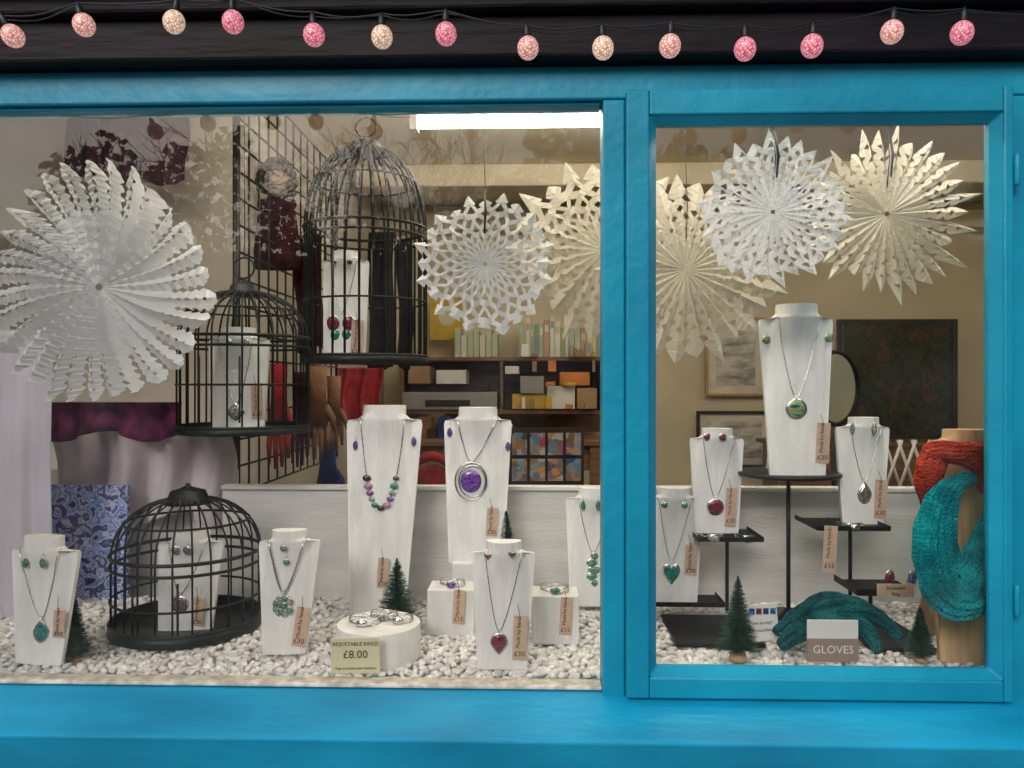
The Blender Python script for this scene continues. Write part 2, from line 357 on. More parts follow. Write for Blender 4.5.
# ------------------------------------------------------------------ necklace busts
LEAN=.16
class Bust: pass
def interp(z,tab):
    for i in range(len(tab)-1):
        if z<=tab[i+1][0]:
            a,b=tab[i],tab[i+1]; t=(z-a[0])/(b[0]-a[0]) if b[0]>a[0] else 0
            return a[1]+(b[1]-a[1])*max(0,min(1,t))
    return tab[-1][1]
def bust(px,top,base,wsh,wbot,y=None,name='necklace_display_bust',mat=None,ta=0,neck=.56,lean=LEAN,dx=0):
    b=Bust()
    if y is None: y=PZ(px,base,ZG+.004).y
    p0=P(px+dx,base,y); b.o=p0; H=P(px,top,y).z-p0.z
    for _ in range(3): H=P(px,top,y+lean*H).z-p0.z
    W=wsh*sc(y+lean*H*.85); Wb=wbot*sc(y)
    b.H=H;b.W=W;b.Wb=Wb;b.lean=lean;b.ta=ta; b.y=y
    b.sx=(P(px,top,y+lean*H).x-p0.x)/H
    hn=W*neck/2
    zs=H-.20*W*1.0 if H>W*1.5 else H*.88
    zs=max(zs,H*.80)
    b.zs=zs;b.hn=hn
    hwt=[(0,Wb/2),(zs-.06*W,W/2),(zs,W/2*.97),(zs+.004,hn*1.22),(zs+(H-zs)*.35,hn*1.03),(H,hn)]
    bt=[(0,.03*W),(H*.35,.05*W),(zs-.3*W,.12*W),(zs,.24*W),(H,.27*W)]
    ct=[(0,Wb/2*.95),(H*.4,W*.40),(zs-.25*W,hn*1.35),(zs,hn*1.2),(H,hn)]
    def surf(x,z):
        c=interp(z,ct); B=interp(z,bt); u=min(1,abs(x)/c)
        return -B*max(0,1-u*u)**.6
    b.surf=surf
    zz=sorted(set([H*i/14 for i in range(15)]+[zs-.06*W,zs-.02*W,zs,zs+.004,zs+(H-zs)*.35,zs+(H-zs)*.7]))
    zz=[z for z in zz if not (zs<z<zs+.0035)]
    nx=20; vs=[];fs=[]
    th=.10*W
    for z in zz:
        hw=interp(z,hwt)
        tz=.012 if z<=zs else th*.9
        for i in range(nx+1):
            x=hw*math.sin((i/nx-.5)*math.pi); vs.append((x,surf(x,z) if z<=zs else -interp(z,bt)*max(0,1-(x/hw)**2)**.55,z))
        for i in range(nx+1):
            x=-hw*math.sin((i/nx-.5)*math.pi); vs.append((x,tz*(1 if z<=zs else max(0,1-(x/hw)**2)**.5)+.0005,z))
    R=2*(nx+1)
    for j in range(len(zz)-1):
        for i in range(R):
            k=(i+1)%R; fs.append((j*R+i,j*R+k,(j+1)*R+k,(j+1)*R+i))
    fs.append(tuple(range(R))[::-1]); fs.append(tuple((len(zz)-1)*R+i for i in range(R)))
    W3=lambda x,yy,z: Vector((p0.x+x+b.sx*z,p0.y+yy+lean*z+ta*x,p0.z+z))
    b.W3=W3
    mb=MB(); mb.add([W3(*v) for v in vs],fs,0,True)
    zt=H*.75; yb=H*.34
    e=[W3(-.18*W,.0125,zt),W3(.18*W,.0125,zt),Vector((p0.x+.18*W,p0.y+yb,p0.z)),Vector((p0.x-.18*W,p0.y+yb,p0.z)),
       W3(-.18*W,.0185,zt),W3(.18*W,.0185,zt),Vector((p0.x+.18*W,p0.y+yb+.008,p0.z)),Vector((p0.x-.18*W,p0.y+yb+.008,p0.z))]
    mb.add(e,[(0,1,2,3),(4,7,6,5),(0,4,5,1),(1,5,6,2),(2,6,7,3),(3,7,4,0)])
    ob=mb.build(name,[mat or M_white],p0)
    mod=ob.modifiers.new('edge','EDGE_SPLIT'); mod.split_angle=math.radians(38)
    b.ob=ob
    def loc(qx,qy):
        yy=y
        for _ in range(5):
            q=P(qx,qy,yy); z=q.z-p0.z; x=q.x-p0.x-b.sx*z
            yy=p0.y+lean*z+surf(x,min(max(z,0),H))+ta*x
        return x,z
    b.loc=loc
    return b
def outline(kind,w,h,n=28):
    o=[]
    for i in range(n):
        a=2*math.pi*i/n
        if kind=='oval': x,z=math.cos(a)*w/2,math.sin(a)*h/2
        elif kind=='drop':
            x=math.cos(a)*w/2*(1-.62*max(0,math.sin(a))**1.2); z=math.sin(a)*h/2
        elif kind=='heart':
            x=.5*w*(math.sin(a)**3); z=h*(13*math.cos(a)-5*math.cos(2*a)-2*math.cos(3*a)-math.cos(4*a))/30
        elif kind=='square':
            k=max(abs(math.cos(a)),abs(math.sin(a))); x,z=math.cos(a)/k*w/2,math.sin(a)/k*h/2
            x,z=(x+z)*.707,(z-x)*.707
        elif kind=='tri':
            x=math.cos(a)*w/2*(1-.55*max(0,-math.sin(a))**1.1); z=math.sin(a)*h/2
        o.append((x,z))
    return o
def beads_r(b): return b.W*.046
def necklace(b,qx,qy,kind='drop',wpx=14,hpx=20,gemm=None,chain=.0011,beads=None,name='pendant_necklace',ext=None):
    x0,z0=b.loc(qx,qy-hpx*.5 if kind!='none' else qy)
    mb=MB(); pts=[]; zt=b.zs+(b.H-b.zs)*.45; hw=b.hn*1.05
    N=40; pw=.85 if kind!='none' else .62
    for i in range(-N,N+1):
        t=i/N; a=abs(t)
        if a<.86:
            q=a/.86; x=x0*(1-q)+(hw*1.0)*math.copysign(1,t)*(q**pw); z=z0+(zt-.035*b.W-z0)*(q**(1.25 if kind!='none' else 1.6))
            y=b.surf(x,z)-chain*1.2
            if q>.8: y=min(y,0)-.001
            w=b.W3(x,y,z)
        else:
            q=(a-.86)/.14; x=hw*math.copysign(1,t)*(1-.25*q); z=zt-.035*b.W+.03*b.W*q; w=b.W3(x,.002+.12*b.W*q-b.W*.03*(1-q),z)
        pts.append(w)
    mb.tube(pts,[chain*(1.25 if i%2 else .75) for i in range(len(pts))],6,0)
    g=gemm if isinstance(gemm,(list,tuple)) else [gemm or G_teal,M_silver]
    if beads:
        last=None; k=0
        for i in range(N-beads,N+beads+1):
            p=pts[i]
            if last is not None and (p-last).length<beads_r(b)*1.7: continue
            last=p; r=beads_r(b)*random.uniform(.75,1.15)
            mb.ball((p.x,p.y-.002,p.z),(r*1.15,r*.8,r*.85),1+(k*3)%len(g)); k+=1
    s=sc(b.y)
    if kind!='none':
        w=wpx*s;h=hpx*s; x1,z1=b.loc(qx,qy); c=b.W3(x1,b.surf(x1,z1)-.001,z1)
        if kind=='rings':
            for q in (1.0,.84): 
                mb.tube([(c.x+math.cos(t)*w/2*q+ (1-q)*w*.25,c.y-.003-.002*(1-q),c.z+math.sin(t)*h/2*q) for t in [k*math.pi/16 for k in range(32)]],.0022,6,0,closed=True)
            mb.plate(outline('oval',w*.66,h*.6),(c.x,c.y-.002,c.z),.002,.005,1)
        elif kind=='cluster':
            for k in range(9):
                a=k*.7; rr=w*.30*(k>0); mb.ball((c.x+rr*math.cos(a),c.y-.003,c.z+rr*math.sin(a)),(w*.11,.004,w*.11),1+k%2)
                mb.tube([(c.x+rr*math.cos(a)+math.cos(t)*w*.16,c.y-.003,c.z+rr*math.sin(a)+math.sin(t)*w*.16) for t in [j*math.pi/6 for j in range(12)]],.0016,4,0,closed=True)
        elif kind=='butterfly':
            for sgn in (-1,1):
                for (ox,oz,ww,hh) in ((.28,.18,.4,.5),(.2,-.25,.3,.4)):
                    mb.plate(outline('oval',w*ww*1.15,h*hh*1.15),(c.x+sgn*ox*w,c.y,c.z+oz*h),.0015,.001,0)
                    mb.plate(outline('oval',w*ww,h*hh),(c.x+sgn*ox*w,c.y-.001,c.z+oz*h),.0015,.003,1 if oz>0 else 2)
        elif kind=='stack':
            for k in range(5):
                sw=(.55,.8,1,.8,.6)[k]; cc=(c.x+w*.10*(-1)**k,c.y-.001,c.z+h*(.4-.2*k))
                mb.plate(outline('tri',w*sw,h*.26),cc,.0015,.0005,0); mb.plate(outline('tri',w*sw*.8,h*.2),(cc[0],cc[1]-.001,cc[2]),.0015,.003,1)
        else:
            mb.plate(outline(kind,w,h),c,.0025,.0008,0)
            mb.plate(outline(kind,w*.82,h*.84),(c.x,c.y-.0022,c.z),.001,.0035,1)
        mb.tube([(c.x+math.cos(t)*.0028,c.y-.002+.002*math.sin(t),c.z+h*.5+.003+math.sin(t)*.004) for t in [j*math.pi/5 for j in range(10)]],.0009,5,0,closed=True)
    mb.build(name,[M_silver]+list(g),pts[N])
def earrings(b,l,r,gemm,kind='oval',w=9,h=11):
    mb=MB(); s=sc(b.y); cs=[]
    for (qx,qy) in (l,r):
        x,z=b.loc(qx,qy); c=b.W3(x,b.surf(x,min(z,b.zs))-.003 if z<b.zs else -b.W*.26*max(.05,1-(x/b.hn)**2)**.5-.003,z)
        mb.plate(outline(kind,w*s,h*s,18),c,.002,.0005,0); mb.plate(outline(kind,w*s*.75,h*s*.75,18),(c.x,c.y-.002,c.z),.001,.0025,1)
        mb.tube([(c.x,c.y,c.z+h*s*.45),(c.x+.001,c.y-.004,c.z+h*s*.45+.008),(c.x,c.y+.002,c.z+h*s*.45+.010)],.0006,4,0); cs.append(c)
    mb.build('pair_of_earrings',[M_silver,gemm],cs[0])
def tag(qx,qy,y,wpx=14,hpx=34,price='£30',tilt=0.05,b=None,name='price_tag'):
    if b is not None:
        x,z=b.loc(qx,qy); z2=z-hpx*.5*sc(b.y); y=b.W3(x,0,max(0,z2)).y-.006 ; 
        y=min(y, b.W3(x,b.surf(x,max(z2,0)),max(z2,0)).y-.004)
    c=P(qx,qy,y); s=sc(y); w=wpx*s;h=hpx*s
    mb=MB(); mb.cbox(c,w,.0012,h,0,ry=tilt)
    up=Vector((math.sin(tilt),0,math.cos(tilt)))
    t=c+up*h*.42
    mb.tube([t+Vector((0,-.001,0)),t+up*.015+Vector((-.004,-.001,0)),t+up*.03+Vector((-.008,.006,0))],.0006,4,1)
    ob=mb.build(name,[M_kraft,M_ink],c)
    text(price,c-up*h*.36+Vector((0,-.0012,0)),w*.52,M_ink,ry=tilt,parent=ob)
    text('Made by hand',c+up*h*.12+Vector((-w*.12,-.0012,0)),w*.40,M_ink,ry=tilt+math.pi/2*-1,parent=ob)
    return ob

b1=bust(46,535,664,76,52,ta=-.15,dx=-8)
necklace(b1,42,631,'drop',17,24,G_teal); earrings(b1,(27,562),(44,562),G_green,'drop',7,12); tag(59,624,0,12,28,'£30',b=b1)
b3=bust(290,529,654,60,42,ta=.1,dx=-6)
necklace(b3,284,606,'cluster',24,26,[G_green,G_grey],chain=.0026,name='statement_necklace'); earrings(b3,(284,548),(287,562),G_green,'oval',7,7); tag(301,627,0,14,40,b=b3,tilt=.15)
b4=bust(385,405,617,76,56,ta=0,dx=-8,y=.42)
necklace(b4,381,508,'none',gemm=[G_dark,G_purple,G_teal,G_rose,G_grey],beads=17,chain=.0015,name='beaded_necklace'); earrings(b4,(356,445),(414,441),G_purple,'drop',6,12); tag(383,573,0,11,30,b=b4)
b5=bust(478,407,563,68,55,y=.46,dx=-2)
necklace(b5,471,481,'rings',32,38,[G_purple],chain=.0020,name='statement_necklace'); earrings(b5,(450,432),(508,446),G_purple,'drop',6,12); tag(492,522,0,11,28,b=b5)
b6=bust(504,540,669,63,50,dx=-2)
necklace(b6,499,643,'tri',18,22,G_red); earrings(b6,(488,556),(512,554),G_red,'heart',8,8); tag(520,638,0,14,44,b=b6,tilt=.04)
b7=bust(595,487,606,58,44,y=.50,dx=-3)
necklace(b7,593,570,'stack',14,34,G_green); earrings(b7,(583,505),(598,505),G_green,'drop',5,12)
b8=bust(674,487,602,56,46,y=.40)
necklace(b8,671,573,'heart',18,24,G_teal); earrings(b8,(664,505),(684,505),G_teal,'oval',7,6); tag(691,560,0,12,30,b=b8)
b9=bust(717,428,533,53,42,y=.42)
necklace(b9,715,507,'oval',17,17,G_red); earrings(b9,(707,437),(722,437),G_red,'oval',8,8); tag(731,507,0,11,38,b=b9)
b10=bust(796,305,476,72,54,y=.36,dx=2)
necklace(b10,796,409,'oval',21,21,G_lime); earrings(b10,(766,340),(828,338),G_lime,'oval',9,9); tag(823,443,0,13,40,b=b10)
b11=bust(863,417,524,52,40,y=.40)
necklace(b11,864,493,'drop',14,22,M_silver); earrings(b11,(852,428),(873,428),G_grey,'drop',5,14); tag(881,499,0,12,38,b=b11)

# ------------------------------------------------------------------ bird cages
def cage(px,yc_,rpx,zbase,zr,ztop,loop_r,mat,nw=24,hook=None,mid=(),tray=.016,cap=.16,wr=.0024):
    c=P(px,384,yc_); r=rpx*sc(yc_); mb=MB(); cx,cy=c.x,c.y
    H=zr-zbase; rc=r*cap
    for k in range(nw):
        a=2*math.pi*(k+.5)/nw+random.uniform(-.012,.012); ca,sa=math.cos(a),math.sin(a)
        pts=[(cx+r*ca,cy+r*sa,zbase),(cx+r*ca,cy+r*sa,zr)]
        for j in range(1,11):
            f=j/10*math.pi/2; q=rc*.7+(r-rc*.7)*math.cos(f); pts.append((cx+q*ca,cy+q*sa,zr+(ztop-zr)*math.sin(f)))
        mb.tube(pts,wr,5)
    def ring(z,rr,t=.0026,n=48): mb.tube([(cx+rr*math.cos(2*math.pi*i/n),cy+rr*math.sin(2*math.pi*i/n),z) for i in range(n)],t,6,closed=True)
    ring(zr,r+.003,.0045); ring(zr-.026,r+.003,.0038)
    for q in mid: ring(zbase+H*q,r+.002,.003)
    f=.62; ring(zr+(ztop-zr)*math.sin(f),rc*.7+(r-rc*.7)*math.cos(f)+.001,.003,36)
    ring(zbase+tray,r+.004,.004)
    mb.lathe([(r*.2,-.004),(r+.006,-.004),(r+.008,.0),(r+.006,tray),(r+.0035,tray),(r+.002,.002),(r*.2,.002)],(cx,cy,zbase),48,0)
    mb.lathe([(.001,.001),(r*.25,.001),(r*.25,-.003),(.001,-.003)],(cx,cy,zbase),24,0)
    mb.lathe([(rc*1.5,-.006),(rc*1.5,.0),(rc*1.15,.008),(rc*1.0,.024),(rc*.5,.030),(.006,.036),(.005,.042)],(cx,cy,ztop-.006),24,0)
    zl=ztop+.036+loop_r
    if loop_r>.01: mb.tube([(cx+loop_r*math.cos(t),cy+.1*loop_r*math.sin(t),zl+loop_r*math.sin(t)) for t in [k*math.pi/14 for k in range(28)]],.0026,6,closed=True)
    dw=.3
    for a in (-math.pi/2-dw,-math.pi/2+dw): 
        mb.tube([(cx+(r+.004)*math.cos(a),cy+(r+.004)*math.sin(a),zbase+H*.12),(cx+(r+.004)*math.cos(a),cy+(r+.004)*math.sin(a),zbase+H*.78)],.0028,5)
    ob=mb.build('decorative_birdcage',[mat],(cx,cy,zbase))
    if hook:
        h=MB(); h.tube([(cx,cy,zl+loop_r),(cx+.002,cy,zl+loop_r+.08),(cx,cy,hook)],.0015,5); h.build('hanging_cord',[M_cable],(cx,cy,zl))
    return c,r
yA=.62; cage(366,yA,60,P(366,362,yA).z,P(366,230,yA).z,P(366,150,yA).z,.028,M_black,hook=2.3,mid=(.45,),nw=28,cap=.24,wr=.0036)
yB=.50; cage(244,yB,63,P(244,431,yB).z,P(244,338,yB).z,P(244,292,yB).z,.028,M_dgreen,hook=2.3,nw=28,mid=(.5,),cap=.2,wr=.0026)
cC=PZ(187,650,ZG+.01); yC=cC.y+.175; cage(188,yC,70,ZG+.012,P(188,550,yC).z,P(188,498,yC).z,.006,M_dgreen,nw=26,mid=(.42,),tray=.022,cap=.24)
b2=bust(192,530,640,62,50,y=.27,ta=.15,dx=-8)
necklace(b2,180,604,'oval',17,18,G_mix); earrings(b2,(176,550),(188,550),G_mix,'oval',9,9); tag(198,612,0,11,28,b=b2)
b12=bust(346,252,361,46,42,y=.56,dx=-2); necklace(b12,341,328,'butterfly',28,28,[G_red,G_teal]); tag(357,338,0,12,36,'£25',b=b12); earrings(b12,(334,262),(350,262),G_red,'oval',6,6)
b13=bust(239,328,428,62,54,y=.44,dx=-2); necklace(b13,236,412,'square',14,14,G_grey); tag(257,401,0,12,36,b=b13,tilt=-.03); earrings(b13,(230,342),(247,342),G_grey,'oval',6,6)

# ------------------------------------------------------------------ paper snowflakes
def tri(r,a,b,d):
    if a<r<b: m_=(a+b)/2; return d*(1-abs(r-m_)/((b-a)/2))
    return 0
def flake(px,py,y,Rpx,n,ridge,valley,mat,tip=(.86,1.0),amp=.05,seed=0,wob=.06,lobes=0,lobe_amp=0,stringtop=2.3,clip=True,ra=0,bow=.05,rip=0,ripn=8,slit=None,jr=.02,swirl=0):
    rnd=random.Random(seed); c=P(px,py,y); R=Rpx*sc(y); mb=MB(); M=96
    K=2*n; sc_=[1+rnd.uniform(-wob,wob)+(lobe_amp*abs(math.sin(i*math.pi/K*lobes)) if lobes else 0)+.03*math.sin(i*2*math.pi/K*3+seed) for i in range(K)]
    jy=[rnd.uniform(-jr,jr) for i in range(K)]; ja=[rnd.uniform(-.3,.3)*math.pi/K for i in range(K)]
    def pos(i,r):
        i%=K; a=2*math.pi*i/K+ja[i]*r+ra+swirl*r*r; rr=R*r*sc_[i]; yy=(-amp if i%2==0 else amp)*R*min(r,.5)*2+jy[i]*R*r*2+bow*R*(r*r)*math.sin(a*1.5+seed)
        if rip: 
            f=(r*ripn+(.5 if i%2 else 0))%1; yy-=rip*R*(1-f)*min(1,r*3)
        return Vector((c.x+rr*math.cos(a),c.y+yy,c.z+rr*math.sin(a)))
    def cr(r): return max([tri(r,*q) for q in ridge]+[0])
    def cv(r):
        v=max([tri(r,*q) for q in valley]+[0])
        if slit and r>slit[0]: v+=slit[1]*min(1,(r-slit[0])/.15)
        if r>tip[0]: v=max(v,(r-tip[0])/(tip[1]-tip[0]))
        return min(v,1)
    rs=[.03+.97*j/M for j in range(M+1)]; cuts=[(cr(r),1-cv(r)) for r in rs]
    for i in range(K):
        vs=[];ok=[]
        for j,r in enumerate(rs):
            a,b=pos(i,r),pos(i+1,r); t0,t1=cuts[j]
            if i%2: t0,t1=1-t1,1-t0
            good=t1-t0>-.001; t0b,t1b=(t0,max(t1,t0)); vs+=[a.lerp(b,t0b),a.lerp(b,t1b)]; ok.append(good)
        fs=[(2*j,2*j+1,2*j+3,2*j+2) for j in range(M) if ok[j] and ok[j+1] and (cuts[j][1]-cuts[j][0]>.002 or cuts[j+1][1]-cuts[j+1][0]>.002)]
        mb.add(vs,fs,0,False)
    ob=mb.build('paper_snowflake_decoration',[mat],c)
    top=c.z+R*.95; h=MB()
    h.tube([(c.x,c.y,c.z+R*.35),(c.x+.002,c.y-.012,c.z+R*.7),(c.x,c.y,top+.04),(c.x-.003,c.y,stringtop)],.0013,5)
    if clip: h.tube([(c.x,c.y-.024,c.z+R*.45),(c.x+.003,c.y-.028,c.z+R*.75),(c.x,c.y-.008,c.z+R*1.15)],[.002,.0036,.002],6)
    h.build('hanging_string',[M_cable],(c.x,c.y,top))
flake(99,287,.25,119,30,[(.16,.20,.2),(.27,.31,.2)]+[(.60+.07*k,.645+.07*k,.18) for k in range(5)],[(.62+.07*k,.69+.07*k,.26) for k in range(5)],M_paper,tip=(.90,1.03),slit=(.62,.05),seed=3,wob=.055,amp=.065,clip=False,bow=.12,rip=.05,ripn=11,jr=.035,swirl=.12)
flake(485,264,.36,65,24,[(.22,.32,.5),(.45,.57,.75),(.72,.84,.7)],[(.32,.44,.6),(.58,.72,.8),(.84,.93,.5)],M_paper,tip=(.9,1.0),seed=5,wob=.03,amp=.06,lobes=12,lobe_amp=.10,rip=.02)
flake(604,250,.95,86,22,[(.3,.38,.4),(.48,.56,.5),(.66,.74,.5)],[(.39,.47,.45),(.57,.65,.55),(.76,.84,.5)],M_paperc,tip=(.80,1.0),seed=6,lobes=11,lobe_amp=.12,clip=False,amp=.06,rip=.03)
flake(686,270,.75,88,26,[(.25,.31,.35),(.42,.5,.5),(.6,.68,.5)],[(.33,.4,.45),(.52,.6,.55),(.7,.78,.55)],M_paperc,tip=(.82,1.0),seed=8,lobes=13,lobe_amp=.10,clip=False,amp=.06,rip=.03)
flake(773,212,.12,69,28,[(.38,.45,.35),(.58,.68,.5),(.78,.86,.5)],[(.47,.56,.45),(.68,.78,.5)],M_paper,tip=(.86,1.0),seed=9,lobes=14,lobe_amp=.10,amp=.06,rip=.045,ripn=9,bow=.12,swirl=.1)
flake(887,214,.60,76,30,[(.45,.51,.3),(.60,.67,.4),(.76,.82,.4)],[(.52,.58,.35),(.68,.74,.4)],M_paperc,tip=(.76,1.0),seed=11,lobes=15,lobe_amp=.14,amp=.06,rip=.02,wob=.10,slit=(.5,.10))

# ------------------------------------------------------------------ bottle brush trees
def brush(px,top,base,wpx,y=None,z0=None):
    if y is None: y=PZ(px,base,ZG+.004).y
    c=P(px,base,y); H=P(px,top,y).z-c.z; R=wpx*sc(y)/2; mb=MB(); rnd=random.Random(px)
    for i in range(2600):
        t=rnd.random()**1.25; tier=(t*7)%1; z=H*(.12+.86*t); r=R*(1-t)**.9*(1.05-.28*tier)*rnd.uniform(.8,1.06)+.003
        a=rnd.random()*2*math.pi; d=Vector((math.cos(a),math.sin(a),rnd.uniform(-.05,.30))); p=c+Vector((0,0,z)); q=p+d*r; w=Vector((-math.sin(a),math.cos(a),rnd.uniform(-.5,.5)))*.0009
        mb.add([p-w,p+w,q+w*.7,q-w*.7],[(0,1,2,3)],0)
    mb.tube([c,c+Vector((0,0,H))],.002,5,1)
    mb.lathe([(R*.4,0),(R*.42,.004),(R*.36,H*.08),(.004,H*.09)],c,16,2)
    mb.build('bottle_brush_tree',[M_pine,M_ink,M_wood],c)
brush(397,558,634,50); brush(74,595,663,36,y=.11); brush(738,576,660,42); brush(920,607,661,28); brush(506,511,562,24,y=.48)

# ------------------------------------------------------------------ risers, rings, signs
def block(px0,px1,top,y,dep,zb=None,name='white_display_block'):
    a=P(px0,top,y); b=P(px1,top,y); z0=ZG-.002 if zb is None else zb
    m=MB(); m.box(a.x,b.x,y,y+dep,z0,a.z); return m.build(name,[M_white],((a.x+b.x)/2,y,z0),bevel=.0025),(a.x+b.x)/2,a.z
_,x5,z5=block(427,474,590,PZ(450,636,ZG).y,.09)
_,x6,z6=block(531,579,596,PZ(555,644,ZG).y,.09)
block(452,522,563.5,.43,.14)
def ringjewel(c,r,g,name='gemstone_ring',horizontal=True):
    m=MB(); n=24
    for q in (0,.0035,.007):
        m.tube([(c[0]+r*math.cos(2*math.pi*i/n),c[1]+r*math.sin(2*math.pi*i/n),c[2]+.002+q+.003*math.sin(4*math.pi*i/n+q*300)) for i in range(n)],.0016,5,0,closed=True)
    m.plate(outline('oval',.021,.015,18),(c[0],c[1]-r-.001,c[2]+.007),.002,.004,1)
    m.plate(outline('oval',.026,.019,18),(c[0],c[1]-r,c[2]+.007),.002,.0,0)
    m.build(name,[M_silver,g],c)
ringjewel((x5,PZ(450,636,ZG).y+.045,z5+.002),.030,G_purple,'gemstone_bangle'); ringjewel((x6,PZ(555,644,ZG).y+.045,z6+.002),.033,G_green,'gemstone_bangle')
tag(459,607,PZ(450,636,ZG).y-.005,12,34,'£15'); tag(566,616,PZ(555,644,ZG).y-.005,12,38,'£15')
c=PZ(370,672,ZG); r=42*sc(c.y+.08); cy=c.y+r; zt=P(370,636,c.y).z
m=MB(); m.lathe([(r*.97,0),(r,.002),(r,zt-ZG-.003),(r*.985,zt-ZG),(.01,zt-ZG)],(c.x,cy,ZG),56); 
ob=m.build('round_display_riser',[M_white],(c.x,cy,ZG)); e=ob.modifiers.new('e','EDGE_SPLIT'); e.split_angle=.6
ringjewel((c.x-.03,cy,zt+.001),.034,M_silver,'silver_bangle'); ringjewel((c.x+.045,cy+.015,zt+.001),.028,M_silver,'silver_bangle'); ringjewel((c.x+.005,cy+.04,zt+.001),.03,G_grey,'silver_bangle')
def card(x0,x1,y0,y1,y,mats,lines,name,base=None,ry=0,lean=0):
    a=P(x0,y1,y); b=P(x1,y0,y); w=b.x-a.x; h=b.z-a.z; cc=Vector(((a.x+b.x)/2,y,(a.z+b.z)/2))
    w=abs(w);h=abs(h)
    m=MB(); m.cbox(cc,w,.003,h,0,ry=ry); ob=m.build(name,[mats],cc,bevel=.0006)
    for (s,dz,size,mt,dx) in lines: 
        text(s,cc+Vector((dx*w*math.cos(ry),-.0022,dz*h-dx*w*math.sin(ry))),size*h,mt,ry=ry,parent=ob)
    return ob,cc,w,h
yS=PZ(355,676,ZG).y
card(331,380,638,673,yS,M_cream,[('ADJUSTABLE RINGS',.33,.15,M_ink,0),('£8.00',.03,.32,M_ink,0),('rings to match your necklace',-.35,.10,M_ink,0)],'price_sign',ry=-.02)
def trayat(m,px0,px1,py,y,dep,lip=.008,th=.004):
    a=P(px0,py,y);b=P(px1,py,y); m.box(a.x,b.x,y,y+dep,a.z-th,a.z)
    m.box(a.x,b.x,y-.003,y-.0002,a.z-th,a.z+lip*.4); m.box(a.x-.003,a.x-.0002,y,y+dep,a.z-th,a.z+lip*.4); m.box(b.x+.0002,b.x+.003,y,y+dep,a.z-th,a.z+lip*.4)
    return (a.x+b.x)/2,a.z
m=MB(); y=.36
x,z=trayat(m,699,763,540,y,.15,.02); x2,z2=trayat(m,655,724,605,y+.02,.10,.02)
yb=PZ(700,644,ZG+.01).y; m.box(P(676,640,yb).x,P(766,640,yb).x,yb,yb+.22,ZG+.002,ZG+.012) 
m.tube([(P(729,500,y+.1).x,y+.12,ZG+.01),(P(729,500,y+.1).x,y+.12,z)],.005,8)
m.build('tiered_metal_display_stand',[M_black],(x,y,ZG),bevel=.0012)
m=MB(); y=.33
x,z=trayat(m,818,890,529,y,.16,.02); x2,z2=trayat(m,858,912,594,y-.04,.14,.03)
m.box(P(872,640,.2).x,P(937,640,.2).x,.2,.42,ZG+.002,ZG+.012)
m.tube([(P(855,500,y+.1).x,y+.13,ZG),(P(855,500,y+.1).x,y+.13,z-.002)],.005,8); m.tube([(P(885,500,y).x,y+.08,ZG),(P(885,500,y).x,y+.08,z2-.002)],.005,8)
m.build('tiered_metal_display_stand',[M_black],(x,y,ZG),bevel=.0012)
for (qx,g) in ((889,G_red),(912,G_blue)):
    c=P(qx,582,.31); mm=MB(); mm.tube([(c.x+.011*math.cos(t),c.y,c.z+.011*math.sin(t)) for t in [k*math.pi/10 for k in range(20)]],.0016,5,0,closed=True)
    mm.plate(outline('oval',.024,.038,18),(c.x,c.y-.004,c.z+.012),.002,.001,0); mm.plate(outline('oval',.019,.032,18),(c.x,c.y-.006,c.z+.012),.001,.005,1); mm.build('gemstone_ring',[M_silver,g],c)
card(877,914,584,597,.285,M_kraft,[('Adjustable',.2,.34,M_ink,0),('Ring',-.25,.34,M_ink,0)],'price_sign')
tag(830,549,.30,13,46,'£15')
ringjewel(P(850,528,.36),.03,M_silver,'silver_bangle'); ringjewel(P(712,539,.38),.026,G_grey,'silver_bangle'); ringjewel(P(745,540,.39),.024,G_teal,'silver_bangle')
c=P(791,474,.42); r=50*sc(.42); m=MB()
m.lathe([(.01,-.006),(r*.98,-.006),(r,-.003),(r,.002),(r*.98,.004),(.01,.004)],(c.x,.44,c.z),48)
m.tube([(c.x,.44,ZG),(c.x,.44,c.z)],.0055,8); m.lathe([(.09,0),(.09,.006),(.02,.012),(.006,.03)],(c.x,.44,ZG+.002),32)
m.build('round_pedestal_stand',[M_black],(c.x,.44,ZG))
o,cc,w,h=card(746,778,604,641,.22,M_cardw,[('we accept',.0,.13,M_ink,0),('contactless',-.2,.13,M_ink,0)],'card_payment_sign',ry=-.10)
mm=MB(); 
for k,mt in enumerate((0,1,2,0)): mm.cbox((cc.x-w*.33+k*w*.22,cc.y-.003,cc.z+h*.3+k*.0006),w*.17,.001,h*.16,mt)
ob=mm.build('payment_logo',[G_blue,G_red,M_navy],cc,parent=o)
yG=PZ(832,666,ZG).y
o,cc,w,h=card(807,858,620,638.5,yG,M_cardw,[],'gloves_sign'); a=P(807,661,yG); b=P(858,638.6,yG)
mm=MB(); mm.cbox(((a.x+b.x)/2,yG-.0005,(a.z+b.z)/2),b.x-a.x,.006,b.z-a.z); mm.build('sign_base',[M_brown],cc,parent=o)
text('GLOVES',((a.x+b.x)/2,yG-.0042,(a.z+b.z)/2+.001),.024,M_cardw,parent=o)

